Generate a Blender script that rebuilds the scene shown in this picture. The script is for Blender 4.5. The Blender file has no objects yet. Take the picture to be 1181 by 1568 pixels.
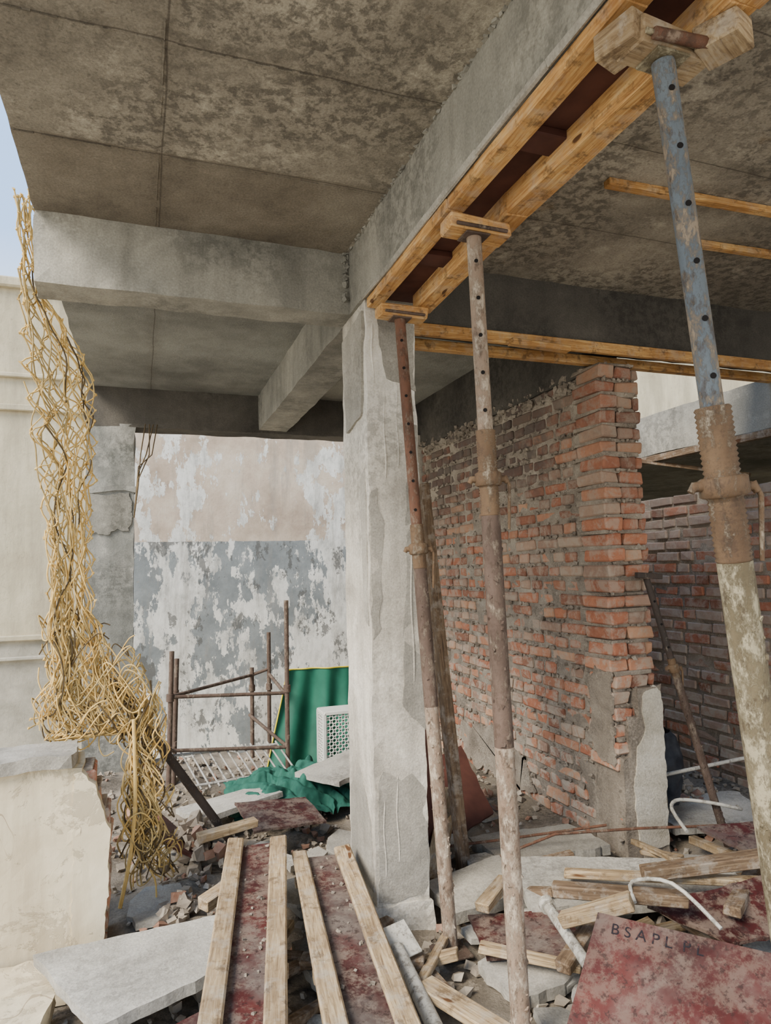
import bpy, math, random, bmesh
from mathutils import Vector, Matrix, noise
random.seed(7)
rnd=random.random
def ru(a,b): return a+(b-a)*random.random()
def V(*a): return Vector(a)

# ------------------------------------------------------------------ mesh builder
class B:
    def __init__(s): s.v=[];s.l=[];s.f=[];s.m=[];s.c=[];s.s=[]
    def add(s,vs,fs,mat=0,col=(1,1,1),ls=None,smooth=False):
        o=len(s.v); s.v+= [tuple(x) for x in vs]; s.l+= [tuple(x) for x in (ls or vs)]
        for f in fs:
            s.f.append([o+i for i in f]); s.m.append(mat); s.c.append(col); s.s.append(smooth)
    def cbox(s,M,size,mat=0,ch=.004,col=(1,1,1),jit=0):
        h=[d/2 for d in size]; ch=min(ch,min(h)*.45); idx={};vs=[];ls=[]
        off=V(ru(0,50),ru(0,50),ru(0,50))
        for sx in(-1,1):
            for sy in(-1,1):
                for sz in(-1,1):
                    sg=(sx,sy,sz); J=V(ru(-1,1),ru(-1,1),ru(-1,1))*jit
                    for k in range(3):
                        p=V(*[sg[a]*(h[a]-(0 if a==k else ch)) for a in range(3)])+J
                        idx[(sg,k)]=len(vs); vs.append(M@p); ls.append(p+off)
        fs=[]
        for k in range(3):
            a,b=[i for i in range(3) if i!=k]
            for sk in(-1,1):
                q=[]
                for (sa,sb) in((-1,-1),(1,-1),(1,1),(-1,1)):
                    sg=[0,0,0];sg[k]=sk;sg[a]=sa;sg[b]=sb;q.append(idx[(tuple(sg),k)])
                fs.append(q)
        for a in range(3):
            b,c=[i for i in range(3) if i!=a]
            for sb in(-1,1):
                for sc in(-1,1):
                    q=[]
                    for sa,k in((-1,b),(-1,c),(1,c),(1,b)):
                        sg=[0,0,0];sg[a]=sa;sg[b]=sb;sg[c]=sc;q.append(idx[(tuple(sg),k)])
                    fs.append(q)
        for sx in(-1,1):
            for sy in(-1,1):
                for sz in(-1,1): fs.append([idx[((sx,sy,sz),k)] for k in range(3)])
        s.add(vs,fs,mat,col,ls)
    def box(s,x0,x1,y0,y1,z0,z1,mat=0,ch=.004,col=(1,1,1),jit=0):
        s.cbox(Matrix.Translation(((x0+x1)/2,(y0+y1)/2,(z0+z1)/2)),(abs(x1-x0),abs(y1-y0),abs(z1-z0)),mat,ch,col,jit)
    def bar(s,p,q,w,h,mat=0,ch=.003,col=(1,1,1),up=(0,0,1),jit=0):
        p=V(*p);q=V(*q);x=(q-p).normalized();u=V(*up)
        if abs(x.dot(u))>.98:u=V(0,1,0)
        y=u.cross(x).normalized();z=x.cross(y)
        M=Matrix((x,y,z)).transposed().to_4x4();M.translation=(p+q)/2
        s.cbox(M,((q-p).length,w,h),mat,ch,col,jit)
    def tube(s,path,r,n=8,mat=0,col=(1,1,1),caps=True):
        path=[V(*p) for p in path];m=len(path);rs=r if isinstance(r,(list,tuple)) else [r]*m
        vs=[];prev=None
        for i,p in enumerate(path):
            t=(path[min(i+1,m-1)]-path[max(i-1,0)])
            if t.length<1e-9:t=V(0,0,1)
            t.normalize()
            if prev is None:
                a=V(1,0,0) if abs(t.x)<.9 else V(0,1,0); x=(a-t*a.dot(t)).normalized()
            else:
                x=prev-t*prev.dot(t)
                x=x.normalized() if x.length>1e-6 else t.orthogonal().normalized()
            prev=x;y=t.cross(x)
            for k in range(n):
                an=2*math.pi*k/n; vs.append(p+(x*math.cos(an)+y*math.sin(an))*rs[i])
        fs=[[i*n+k,i*n+(k+1)%n,(i+1)*n+(k+1)%n,(i+1)*n+k] for i in range(m-1) for k in range(n)]
        s.add(vs,fs,mat,col,None,True)
        if caps:
            s.add(vs[:n],[list(range(n))[::-1]],mat,col); s.add(vs[-n:],[list(range(n))],mat,col)
    def poly(s,pts,nrm,th,mat=0,col=(1,1,1)):
        pts=[V(*p) for p in pts];nv=V(*nrm)*th;n=len(pts)
        vs=pts+[p+nv for p in pts]
        fs=[list(range(n))[::-1],list(range(n,2*n))]+[[i,(i+1)%n,n+(i+1)%n,n+i] for i in range(n)]
        s.add(vs,fs,mat,col)
    def blob(s,outline_uv,origin,ux,uy,nrm,th,mat=0,seed=0,amp=.015,col=(1,1,1),fq=11):
        o=V(*origin);ux=V(*ux);uy=V(*uy);P=[];m=len(outline_uv)
        for i in range(m):
            a=outline_uv[i];b=outline_uv[(i+1)%m]
            L=math.hypot(b[0]-a[0],b[1]-a[1]);k=max(2,int(L/.018))
            for j in range(k):
                t=j/k;u=a[0]+(b[0]-a[0])*t;w=a[1]+(b[1]-a[1])*t
                nn=noise.noise_vector(V(u*fq+seed,w*fq,seed))*amp+noise.noise_vector(V(u*fq*4+seed,w*fq*4,seed))*amp*.5
                P.append(o+ux*(u+nn.x)+uy*(w+nn.y))
        s.poly(P,nrm,th,mat,col)
    def chunk(s,c,size,mat=0,col=(1,1,1),flat=1):
        R=Matrix.Rotation(ru(0,6.3),4,'Z')@Matrix.Rotation(ru(-.5,.5),4,'X')@Matrix.Rotation(ru(-.5,.5),4,'Y')
        vs=[]
        for p in((-1,-1,-1),(1,-1,-1),(1,1,-1),(-1,1,-1),(-1,-1,1),(1,-1,1),(1,1,1),(-1,1,1)):
            k=ru(.6,1.15);q=V(p[0]*ru(.55,1.1),p[1]*ru(.4,.85),p[2]*ru(.35,.8)*flat)*size*.5*k
            vs.append(V(*c)+(R@q))
        s.add(vs,[[0,3,2,1],[4,5,6,7],[0,1,5,4],[1,2,6,5],[2,3,7,6],[3,0,4,7]],mat,col)
    def rough(s,x0,x1,y0,y1,z0,z1,step=.06,amp=.004,mat=0,fr=6,col=(1,1,1)):
        nx=max(1,round((x1-x0)/step));ny=max(1,round((y1-y0)/step));nz=max(1,round((z1-z0)/step))
        d={};vs=[];fs=[]
        def vid(i,j,k):
            if (i,j,k) not in d:
                p=V(x0+(x1-x0)*i/nx,y0+(y1-y0)*j/ny,z0+(z1-z0)*k/nz)
                e=sum([i in(0,nx),j in(0,ny),k in(0,nz)])
                p2=p+noise.noise_vector(p*fr)*amp*(1+.8*(e-1))+noise.noise_vector(p*fr*5)*amp*.5*(e-.5)
                d[(i,j,k)]=len(vs);vs.append(p2)
            return d[(i,j,k)]
        for i in range(nx):
            for j in range(ny):
                fs.append([vid(i,j,0),vid(i,j+1,0),vid(i+1,j+1,0),vid(i+1,j,0)]);fs.append([vid(i,j,nz),vid(i+1,j,nz),vid(i+1,j+1,nz),vid(i,j+1,nz)])
        for i in range(nx):
            for k in range(nz):
                fs.append([vid(i,0,k),vid(i+1,0,k),vid(i+1,0,k+1),vid(i,0,k+1)]);fs.append([vid(i,ny,k),vid(i,ny,k+1),vid(i+1,ny,k+1),vid(i+1,ny,k)])
        for j in range(ny):
            for k in range(nz):
                fs.append([vid(0,j,k),vid(0,j,k+1),vid(0,j+1,k+1),vid(0,j+1,k)]);fs.append([vid(nx,j,k),vid(nx,j+1,k),vid(nx,j+1,k+1),vid(nx,j,k+1)])
        s.add(vs,fs,mat,col)
    def sheet(s,fn,nu,nv,mat=0,col=(1,1,1)):
        vs=[fn(i/nu,j/nv) for i in range(nu+1) for j in range(nv+1)]
        fs=[[i*(nv+1)+j,(i+1)*(nv+1)+j,(i+1)*(nv+1)+j+1,i*(nv+1)+j+1] for i in range(nu) for j in range(nv)]
        s.add(vs,fs,mat,col,None,True)
    def obj(s,name,mats,parent=None):
        me=bpy.data.meshes.new(name);me.from_pydata(s.v,[],s.f)
        for m in mats: me.materials.append(m)
        me.polygons.foreach_set('material_index',s.m);me.polygons.foreach_set('use_smooth',s.s)
        a=me.attributes.new('loc','FLOAT_VECTOR','POINT');a.data.foreach_set('vector',[c for l in s.l for c in l])
        ca=me.color_attributes.new('Col','FLOAT_COLOR','CORNER');dat=[]
        for p,c in zip(me.polygons,s.c):
            dat+= [c[0],c[1],c[2],1]*p.loop_total
        ca.data.foreach_set('color',dat)
        bm=bmesh.new();bm.from_mesh(me);bmesh.ops.recalc_face_normals(bm,faces=bm.faces);bm.to_mesh(me);bm.free()
        me.update();ob=bpy.data.objects.new(name,me);bpy.context.collection.objects.link(ob)
        if parent:ob.parent=parent
        return ob

# ------------------------------------------------------------------ materials
def lin(c):
    return tuple((x/255/12.92 if x/255<=.04045 else ((x/255+.055)/1.055)**2.4) for x in c)
class G:
    def __init__(s,name,rough=.9,metal=0):
        s.mat=bpy.data.materials.new(name);s.mat.use_nodes=True;s.nt=s.mat.node_tree
        s.b=s.nt.nodes['Principled BSDF'];s.b.inputs['Roughness'].default_value=rough;s.b.inputs['Metallic'].default_value=metal
        s.b.inputs['Specular IOR Level'].default_value=.25
        s.tc=s.nt.nodes.new('ShaderNodeTexCoord').outputs['Object']
    def put(s,inp,v):
        if isinstance(v,bpy.types.NodeSocket): s.nt.links.new(v,inp)
        elif isinstance(v,(tuple,list)):
            inp.default_value=(*v,1) if (len(v)==3 and len(inp.default_value)==4) else v
        else: inp.default_value=v
    def mp(s,vec,sc=(1,1,1),loc=(0,0,0)):
        n=s.nt.nodes.new('ShaderNodeMapping');s.put(n.inputs['Vector'],vec);n.inputs['Scale'].default_value=sc;n.inputs['Location'].default_value=loc;return n.outputs[0]
    def noise(s,sc,det=4,ro=.55,vec=None,dist=0):
        n=s.nt.nodes.new('ShaderNodeTexNoise');s.put(n.inputs['Vector'],vec or s.tc);n.inputs['Scale'].default_value=sc;n.inputs['Detail'].default_value=det;n.inputs['Roughness'].default_value=ro;n.inputs['Distortion'].default_value=dist;return n.outputs['Fac']
    def ramp(s,f,stops):
        n=s.nt.nodes.new('ShaderNodeValToRGB');s.put(n.inputs[0],f);e=n.color_ramp.elements
        while len(e)<len(stops):e.new(.5)
        for k,(p,c) in enumerate(stops):
            e[k].position=p;e[k].color=(*c,1) if isinstance(c,(tuple,list)) else (c,c,c,1)
        return n.outputs[0]
    def mix(s,f,a,b,mode='MIX'):
        n=s.nt.nodes.new('ShaderNodeMix');n.data_type='RGBA';n.blend_type=mode
        s.put(n.inputs[0],f);s.put(n.inputs[6],a);s.put(n.inputs[7],b);return n.outputs[2]
    def m(s,op,a,b=0,clamp=False):
        n=s.nt.nodes.new('ShaderNodeMath');n.operation=op;n.use_clamp=clamp;s.put(n.inputs[0],a);s.put(n.inputs[1],b);return n.outputs[0]
    def sep(s,vec=None):
        n=s.nt.nodes.new('ShaderNodeSeparateXYZ');s.put(n.inputs[0],vec or s.tc);return n.outputs
    def attr(s,name,o='Vector'):
        n=s.nt.nodes.new('ShaderNodeAttribute');n.attribute_name=name;return n.outputs[o]
    def bump(s,h,st=.3,d=.01):
        n=s.nt.nodes.new('ShaderNodeBump');n.inputs['Strength'].default_value=st;n.inputs['Distance'].default_value=d;s.put(n.inputs['Height'],h);s.nt.links.new(n.outputs[0],s.b.inputs['Normal'])
    def out(s,col): s.put(s.b.inputs['Base Color'],col);return s.mat

def concrete(name,dark,mid,light,sc=1,pit=.5,bump=.35,streak=0,spots=.3):
    g=G(name,.92);d,mi,li=lin(dark),lin(mid),lin(light)
    c=g.ramp(g.noise(1.8*sc,6,.62,dist=.5),[(.3,d),(.5,mi),(.72,li)])
    mod=g.ramp(g.noise(1.7*sc,3,.5,g.mp(g.tc,loc=(7,3,1))),[(.42,0),(.62,1)])
    pits=g.ramp(g.noise(26*sc,6,.7),[(.44,1),(.54,0)])
    c=g.mix(g.m('MULTIPLY',g.m('MULTIPLY',mod,pits),pit),c,tuple(x*.5 for x in d))
    sp=g.ramp(g.noise(5*sc,6,.7,g.mp(g.tc,loc=(3,9,4))),[(.60,0),(.66,1)])
    c=g.mix(g.m('MULTIPLY',sp,spots),c,tuple(min(1,x*1.3) for x in li))
    if streak:
        st=g.ramp(g.noise(6,6,.65,g.mp(g.tc,(1,1,.10))),[(.45,0),(.66,1)])
        c=g.mix(g.m('MULTIPLY',st,streak),c,tuple(x*.5 for x in d))
    f=g.noise(120,3,.6);c=g.mix(.18,c,g.ramp(f,[(.3,0),(.7,1)]),'OVERLAY')
    g.bump(g.m('ADD',g.noise(18*sc,8,.7),g.m('MULTIPLY',f,.3)),bump,.012)
    return g.out(c)
def wood(name,a,b,c3,splash=.2,rough=.75,spl=(175,168,155)):
    g=G(name,rough);L=g.attr('loc')
    gr=g.noise(10,6,.65,g.mp(L,(.7,9,9)),.8)
    c=g.ramp(gr,[(.3,lin(b)),(.5,lin(a)),(.68,lin(c3))])
    big=g.ramp(g.noise(4,4,.6),[(.42,0),(.62,1)]);c=g.mix(g.m('MULTIPLY',big,.5),c,lin(b))
    sp=g.ramp(g.noise(14,7,.72),[(.50,0),(.62,1)]);c=g.mix(g.m('MULTIPLY',sp,splash),c,lin(spl))
    kn=g.ramp(g.noise(6,2,.5,g.mp(L,(1,3,3),(5,5,5))),[(.7,0),(.74,1)]);c=g.mix(kn,c,lin((90,60,35)))
    dk=g.ramp(g.noise(18,7,.72,g.mp(g.tc,loc=(4,4,4))),[(.54,0),(.64,1)]);c=g.mix(g.m('MULTIPLY',dk,.65),c,lin((84,66,48)))
    g.bump(gr,.5,.004);return g.out(c)

def ceiling_mat():
    g=G('ceiling_concrete',.93)
    x,y,z=g.sep()
    c=g.ramp(g.noise(1.3,6,.62,dist=.5),[(.3,lin((118,111,98))),(.5,lin((150,142,126))),(.7,lin((186,177,157)))])
    mod=g.ramp(g.noise(1.6,5,.65,g.mp(g.tc,loc=(2.3,5,1))),[(.38,.12),(.54,1)])
    pits=g.ramp(g.noise(21,8,.72,dist=.3),[(.45,1),(.54,0)])
    c=g.mix(g.m('MULTIPLY',g.m('MULTIPLY',mod,pits),.68),c,lin((80,75,67)))
    sp=g.ramp(g.noise(48,5,.7),[(.36,1),(.42,0)]);c=g.mix(g.m('MULTIPLY',sp,.4),c,lin((72,66,58)))
    lt=g.ramp(g.noise(4,7,.72,g.mp(g.tc,loc=(3,9,4))),[(.56,0),(.66,1)]);c=g.mix(g.m('MULTIPLY',lt,.5),c,lin((204,195,174)))
    rs=g.ramp(g.noise(2.6,5,.65,g.mp(g.tc,loc=(13,2,4))),[(.62,0),(.72,1)]);c=g.mix(g.m('MULTIPLY',rs,.35),c,lin((150,116,70)))
    b1=g.m('MULTIPLY',g.m('GREATER_THAN',g.m('ADD',y,g.m('MULTIPLY',g.noise(14,4),.04)),2.46),g.m('LESS_THAN',x,.90))
    dk=g.ramp(g.noise(1.8,5,.62,g.mp(g.tc,loc=(1,5,0))),[(.35,lin((92,84,72))),(.5,lin((122,113,98))),(.68,lin((148,140,124)))])
    c=g.mix(g.m('MULTIPLY',b1,.85),c,dk)
    c=g.mix(g.m('MULTIPLY',g.m('GREATER_THAN',y,3.2),.85),c,g.ramp(g.noise(1.4,6,.65),[(.35,lin((104,104,98))),(.65,lin((154,154,145)))]))
    for ax,vals in((x,(.06,)),(y,(2.455,1.9,1.35))):
        for v in vals:
            wob=g.m('MULTIPLY',g.m('SUBTRACT',g.noise(3,3),.5),.02)
            dd=g.m('ABSOLUTE',g.m('SUBTRACT',g.m('ADD',ax,wob),v))
            k=g.m('LESS_THAN',dd,.003);c=g.mix(g.m('MULTIPLY',k,.6),c,lin((64,58,51)))
            k2=g.ramp(dd,[(0,1),(.06,0)]);c=g.mix(g.m('MULTIPLY',g.m('MULTIPLY',k2,g.noise(20,4)),.5),c,lin((88,80,68)))
    f=g.noise(110,3,.6);c=g.mix(.2,c,g.ramp(f,[(.3,0),(.7,1)]),'OVERLAY')
    g.bump(g.m('ADD',g.noise(16,9,.75),g.m('MULTIPLY',f,.35)),.55,.014)
    return g.out(c)
M_ceil=ceiling_mat()
M_beam=concrete('beam_concrete',(110,108,99),(142,139,128),(174,169,154),.8,.5,.3,.35,.2)
M_beam_shade=concrete('shaded_beam_concrete',(64,61,56),(84,80,73),(106,101,92),1,.5,.3,.2,.1)  # beam concrete again, with the interior shade darkened into its colour
M_col=concrete('column_concrete',(158,151,138),(198,191,176),(226,220,206),1.1,.45,.35,.5,.3)
M_col2=concrete('plaster_patch_concrete',(132,128,118),(158,153,141),(182,176,163),1.5,.3,.35,.3,.2)
M_colL=concrete('edge_column_concrete',(100,101,95),(134,134,126),(170,167,157),1,.5,.35,.35,.35)
M_slab=concrete('precast_board_concrete',(134,130,120),(168,164,153),(196,191,179),1.5,.5,.45,0,.3)
M_floor=concrete('floor_debris_concrete',(98,90,78),(132,122,107),(160,149,132),2,.6,.8,0,.4)
M_ground=concrete('ground_dust',(170,158,138),(196,185,165),(215,205,185),.3,.3,.4)
M_wood=wood('formwork_timber',(196,150,90),(142,96,52),(220,184,126),.28)
M_wood_pale=wood('dusty_timber',(168,145,110),(108,87,64),(196,176,142),.5,.85,(174,165,150))
M_wood_dark=wood('old_dark_timber',(118,97,75),(76,62,48),(148,127,100),.45)
def redply(name,dust):
    g=G(name,.6)
    c=g.ramp(g.noise(4,5,.6),[(.3,lin((46,20,20))),(.6,lin((74,32,31))),(.8,lin((96,50,45)))])
    c=g.mix(g.m('MULTIPLY',g.ramp(g.noise(11,9,.8),[(.46,0),(.56,1)]),dust),c,lin((120,104,92)))
    c=g.mix(g.m('MULTIPLY',g.ramp(g.noise(3,5,.65,g.mp(g.tc,loc=(8,2,0))),[(.45,0),(.6,1)]),dust*.8),c,lin((108,101,94)))
    c=g.mix(g.m('MULTIPLY',g.ramp(g.noise(34,7,.75),[(.55,0),(.60,1)]),.7),c,lin((40,28,26)))
    g.bump(g.noise(20,6),.25,.004);return g.out(c)
M_ply=redply('red_film_plywood',.45);M_plyg=redply('dusty_film_plywood',.85)
def plydark():
    g=G('dark_red_plywood',.7);c=g.ramp(g.noise(5,5,.6),[(.3,lin((58,34,30))),(.7,lin((92,58,48)))]);return g.out(c)
M_plyd=plydark()
def brick():
    g=G('brick_clay',.95);x,y,z=g.sep();c=g.mix(.3,g.attr('Col','Color'),g.ramp(g.noise(30,5,.7),[(.3,lin((118,70,50))),(.7,lin((200,148,114)))]))
    c=g.mix(.10,c,lin((150,138,124)))
    sm=g.ramp(g.noise(9,9,.76,dist=.4),[(.46,0),(.56,1)])
    lowk=g.ramp(g.m('MULTIPLY',z,.4),[(.12,.95),(.5,.55)])
    c=g.mix(g.m('MULTIPLY',sm,lowk),c,lin((176,164,147)))
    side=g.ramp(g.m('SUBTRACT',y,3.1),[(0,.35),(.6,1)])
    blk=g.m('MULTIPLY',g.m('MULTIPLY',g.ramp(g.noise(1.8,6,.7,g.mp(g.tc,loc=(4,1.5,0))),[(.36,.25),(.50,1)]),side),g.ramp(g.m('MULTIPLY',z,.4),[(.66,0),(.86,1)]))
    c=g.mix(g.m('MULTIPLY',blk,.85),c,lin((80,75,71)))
    g.bump(g.noise(60,6,.7),.5,.006);return g.out(c)
M_brick=brick()
M_mortar=concrete('mortar',(120,111,99),(152,141,126),(180,170,153),3,.5,.7)
def rub():
    g=G('rubble_mixed',.95);c=g.mix(.4,g.attr('Col','Color'),g.ramp(g.noise(12,6,.7),[(.3,lin((98,89,78))),(.7,lin((182,171,154)))]));g.bump(g.noise(40,6,.7),.6,.006);return g.out(c)
M_rub=rub()
def facade():
    g=G('facade_plaster',.93);x,y,z=g.sep()
    cream=g.ramp(g.noise(1.1,6,.65),[(.3,lin((172,159,130))),(.55,lin((196,184,153))),(.8,lin((210,199,170)))])
    st=g.ramp(g.noise(3.2,7,.7,g.mp(g.tc,(1,1,.16))),[(.42,0),(.62,1)]);cream=g.mix(g.m('MULTIPLY',st,.6),cream,lin((148,138,116)))
    base=g.ramp(g.noise(3,6,.65),[(.3,lin((134,129,113))),(.7,lin((184,176,157)))])
    lz=g.m('LESS_THAN',g.m('ADD',z,g.m('MULTIPLY',g.noise(4,4),.1)),.86);left=g.mix(lz,cream,base)
    peach=g.ramp(g.noise(1.8,7,.7,g.mp(g.tc,loc=(2,2,2))),[(.3,lin((150,132,112))),(.5,lin((180,162,140))),(.72,lin((202,188,166)))])
    blue=g.ramp(g.noise(2.2,7,.7,g.mp(g.tc,loc=(5,2,2))),[(.3,lin((98,102,100))),(.55,lin((126,130,127))),(.8,lin((158,161,155)))])
    low=g.m('LESS_THAN',g.m('ADD',z,g.m('MULTIPLY',g.noise(6,3),.03)),1.90)
    mid=g.mix(low,peach,blue)
    n=g.m('ADD',g.m('MULTIPLY',g.noise(2.6,7,.66,g.mp(g.tc,(1.1,1,.7),(3.3,0,1.3)),.1),.72),g.m('MULTIPLY',g.noise(15,8,.74,g.mp(g.tc,(1.2,1,.35))),.28))
    bias=g.ramp(g.m('ABSOLUTE',g.m('SUBTRACT',x,.42)),[(0,.075),(.3,0)])
    bias2=g.ramp(g.m('ABSOLUTE',g.m('SUBTRACT',x,2.35)),[(0,.09),(.4,0)])
    lb=g.m('ADD',g.m('MULTIPLY',low,.02),g.ramp(g.m('SUBTRACT',1.25,z),[(0,0),(.6,.04)]))
    tot=g.m('ADD',g.m('ADD',n,bias),g.m('ADD',bias2,lb))
    pe=g.ramp(tot,[(.545,0),(.550,1)])
    mid=g.mix(pe,mid,g.ramp(g.noise(5,9,.75,g.mp(g.tc,(1,1,.5))),[(.36,lin((160,158,148))),(.52,lin((206,203,191))),(.7,lin((222,219,208)))]))
    gs=g.ramp(g.noise(5,8,.72,g.mp(g.tc,(1.3,1,.14),(4,0,7))),[(.50,0),(.62,1)]);mid=g.mix(g.m('MULTIPLY',gs,.45),mid,lin((134,128,116)))
    pd=g.ramp(g.noise(4.5,9,.75,g.mp(g.tc,(1,1,.6),(9,0,3))),[(.57,0),(.58,1)]);mid=g.mix(g.m('MULTIPLY',pd,g.m('MULTIPLY',low,.8)),mid,lin((84,83,78)))
    isl=g.m('LESS_THAN',x,-.5);isr=g.m('GREATER_THAN',x,3.2)
    c=g.mix(g.m('MAXIMUM',isl,isr),mid,left)
    sp=g.ramp(g.noise(16,7,.74),[(.60,0),(.66,1)]);c=g.mix(g.m('MULTIPLY',sp,.5),c,lin((140,128,108)))
    g.bump(g.m('ADD',pe,g.noise(12,6,.7)),.4,.014);return g.out(c)
M_fac=facade()
def parapet_mat():
    g=G('cream_painted_plaster',.9)
    c=g.ramp(g.noise(2,5,.6),[(.3,lin((200,185,152))),(.6,lin((222,209,178))),(.8,lin((232,222,196)))])
    n1=g.noise(3.2,2,.4,g.mp(g.tc,(1,1,.6)),.6)
    k=g.m('LESS_THAN',g.m('ABSOLUTE',g.m('SUBTRACT',n1,.52)),.0035);gate=g.ramp(g.noise(2.5,3),[(.50,0),(.58,1)])
    c=g.mix(g.m('MULTIPLY',g.m('MULTIPLY',k,gate),.7),c,lin((140,122,96)))
    pt=g.ramp(g.noise(6,8,.74,dist=.4),[(.53,0),(.57,1)]);c=g.mix(g.m('MULTIPLY',pt,.6),c,lin((166,153,128)))
    st=g.ramp(g.noise(5,6,.65,g.mp(g.tc,(1,1,.12))),[(.46,0),(.66,1)]);c=g.mix(g.m('MULTIPLY',st,.55),c,lin((158,143,116)))
    g.bump(g.m('ADD',g.noise(20,6),pt),.4,.006);return g.out(c)
M_par=parapet_mat()
def metal(name,a,b,splash,spl=(175,165,145),amt=.5,ro=.75):
    g=G(name,ro,.1);c=g.ramp(g.noise(9,6,.65,g.mp(g.tc,(1,1,.4))),[(.3,lin(a)),(.7,lin(b))])
    sp=g.ramp(g.noise(24,9,.8,g.mp(g.tc,(1,1,.5),(1,2,3))),[(splash-.03,0),(splash+.06,1)]);c=g.mix(g.m('MULTIPLY',sp,amt),c,lin(spl))
    d=g.ramp(g.noise(34,7,.75,g.mp(g.tc,(1,1,.5),(6,2,3))),[(.53,0),(.60,1)]);c=g.mix(g.m('MULTIPLY',d,.55),c,lin((70,56,46)))
    g.bump(g.m('ADD',sp,g.noise(50,5,.7)),.6,.004);return g.out(c)
M_rust=metal('rusty_steel',(84,60,47),(126,88,68),.54,(156,144,126),.5)
M_steel=metal('cement_coated_steel',(124,104,87),(156,136,116),.5,(188,174,154),.7)
M_brown=metal('brown_scaffold_steel',(72,59,51),(104,87,76),.54,(152,138,120),.6)
M_darksteel=metal('dark_steel',(52,48,45),(80,70,63),.6)
M_blue=metal('blue_grey_steel',(90,98,104),(110,118,122),.50,(146,128,104),.8)
M_moss=metal('mortar_crusted_steel',(94,84,64),(122,111,86),.48,(174,164,136),.8)
M_thread=metal('worn_thread_steel',(88,69,52),(124,101,76),.55)
M_white=metal('white_painted_pipe',(176,172,160),(196,192,180),.55,(146,136,118),.6,.5)
M_grill=metal('grey_galvanised_bar',(150,148,142),(180,178,170),.56)
def plain(name,c1,c2,ro=.8,sc=8):
    g=G(name,ro);g.bump(g.noise(40,4),.2,.003);return g.out(g.ramp(g.noise(sc,5,.6),[(.3,lin(c1)),(.7,lin(c2))]))
M_rope=plain('yellow_net_rope',(200,160,84),(226,198,130),.9,14)
M_rope2=plain('weathered_net_rope',(140,118,72),(190,166,112),.9,14)
M_rope3=plain('dark_old_rope',(66,56,42),(104,88,62),.9,14)
M_green=plain('green_tarpaulin',(20,78,62),(36,108,86),.6,3)
M_dgreen=plain('dark_green_cloth',(18,62,52),(46,100,84),.8,9)
M_yel=plain('yellow_cord',(210,190,40),(220,200,60))
M_plastic=plain('white_plastic',(196,196,188),(220,220,210),.5)
M_black=plain('hole_dark',(16,14,13),(24,20,18))
M_sack=plain('dark_plastic',(40,42,48),(74,76,80),.6,10)
def ink():
    g=G('worn_stencil_ink',.7);return g.out(g.ramp(g.noise(40,6,.7),[(.54,lin((26,22,28))),(.62,lin((78,44,42)))]))
M_ink=ink()
M_lime=concrete('lime_plaster',(176,168,149),(200,192,174),(214,208,192),3,.3,.5,0,.4)

# ------------------------------------------------------------------ structure
def rb(name,mat,*bx,step=.08,amp=.004):
    b=B()
    for q in bx:b.rough(*q,step=step,amp=amp)
    return b.obj(name,[mat])
c=B();c.rough(-.425,.95,-1.4,3.02,3.0,3.13,.09,.004)
c.rough(.95,4.6,-1.4,3.02,3.0,3.13,.09,.004)
c.rough(-.42,2.55,3.15,5.8,3.0,3.13,.09,.004)
for p,q in(((.06,-.2,3.0),(.045,2.99,3.0)),((-.42,2.455,3.0),(.9,2.47,3.0)),((-.42,1.9,3.0),(.9,1.91,3.0))):
    for k in range(60):
        a=V(*p).lerp(V(*q),k/60);d=V(*p).lerp(V(*q),(k+1)/60)
        if rnd()<.8:c.bar(a,d,ru(.003,.006),ru(.004,.011),0,.001)
c.obj('ceiling',[M_ceil])
mb=B();mb.rough(.915,1.17,-1.4,3.0,2.70,3.02,.06,.005)
mb.rough(.93,1.17,3.15,5.76,2.70,3.02,.07,.004)
for k in range(160):
    y=ru(-.2,2.95);mb.chunk((.912,y,3.0),ru(.01,.03),0)
mb.obj('main_ceiling_beam',[M_beam])
xb=B();xb.rough(-.425,.93,3.0,3.18,2.70,3.02,.06,.005)
for k in range(26):xb.chunk((.90,3.0,ru(2.72,3.0)),ru(.02,.045),0)
xb.obj('cross_ceiling_beam',[M_beam])
rb('cross_ceiling_beam.001',M_beam_shade,(1.16,4.6,3.0,3.2,2.70,3.02))
rb('cross_ceiling_beam.002',M_beam_shade,(-.42,2.6,5.75,5.97,2.68,3.02))
rb('wall_top_beam',M_beam_shade,(2.36,2.60,3.2,5.76,2.58,3.02))
# central column
cc=B();cc.rough(.93,1.165,2.81,3.18,-.02,2.72,.045,.005)
cc.rough(.915,1.178,2.795,3.19,-.05,.10,.04,.012)
F=(0,-1,0)
def cb(ol,seed,mat=1,th=.006,face='F'):
    if face=='F':cc.blob(ol,(0,2.813,0),(1,0,0),(0,0,1),(0,-1,0),th,mat,seed,.012)
    else:cc.blob(ol,(.933,0,0),(0,1,0),(0,0,1),(-1,0,0),th,mat,seed,.012)
cb([(.94,.12),(1.16,.12),(1.16,.56),(1.10,.62),(1.05,.60),(.97,.64),(.945,.6)],1)
cb([(1.07,.9),(1.165,.8),(1.165,2.2),(1.13,2.3),(1.10,1.7),(1.08,1.2)],2,th=.004)
cb([(.935,1.2),(.97,1.25),(.99,1.7),(.96,1.86),(.935,1.85)],3)
cb([(1.02,2.35),(1.16,2.3),(1.16,2.66),(.98,2.68)],4)
cb([(2.84,1.25),(2.9,1.3),(2.92,1.9),(2.85,1.95)],5,face='L')
cb([(2.86,2.2),(3.1,2.15),(3.15,2.62),(2.83,2.66)],6,face='L',th=.014)
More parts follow.
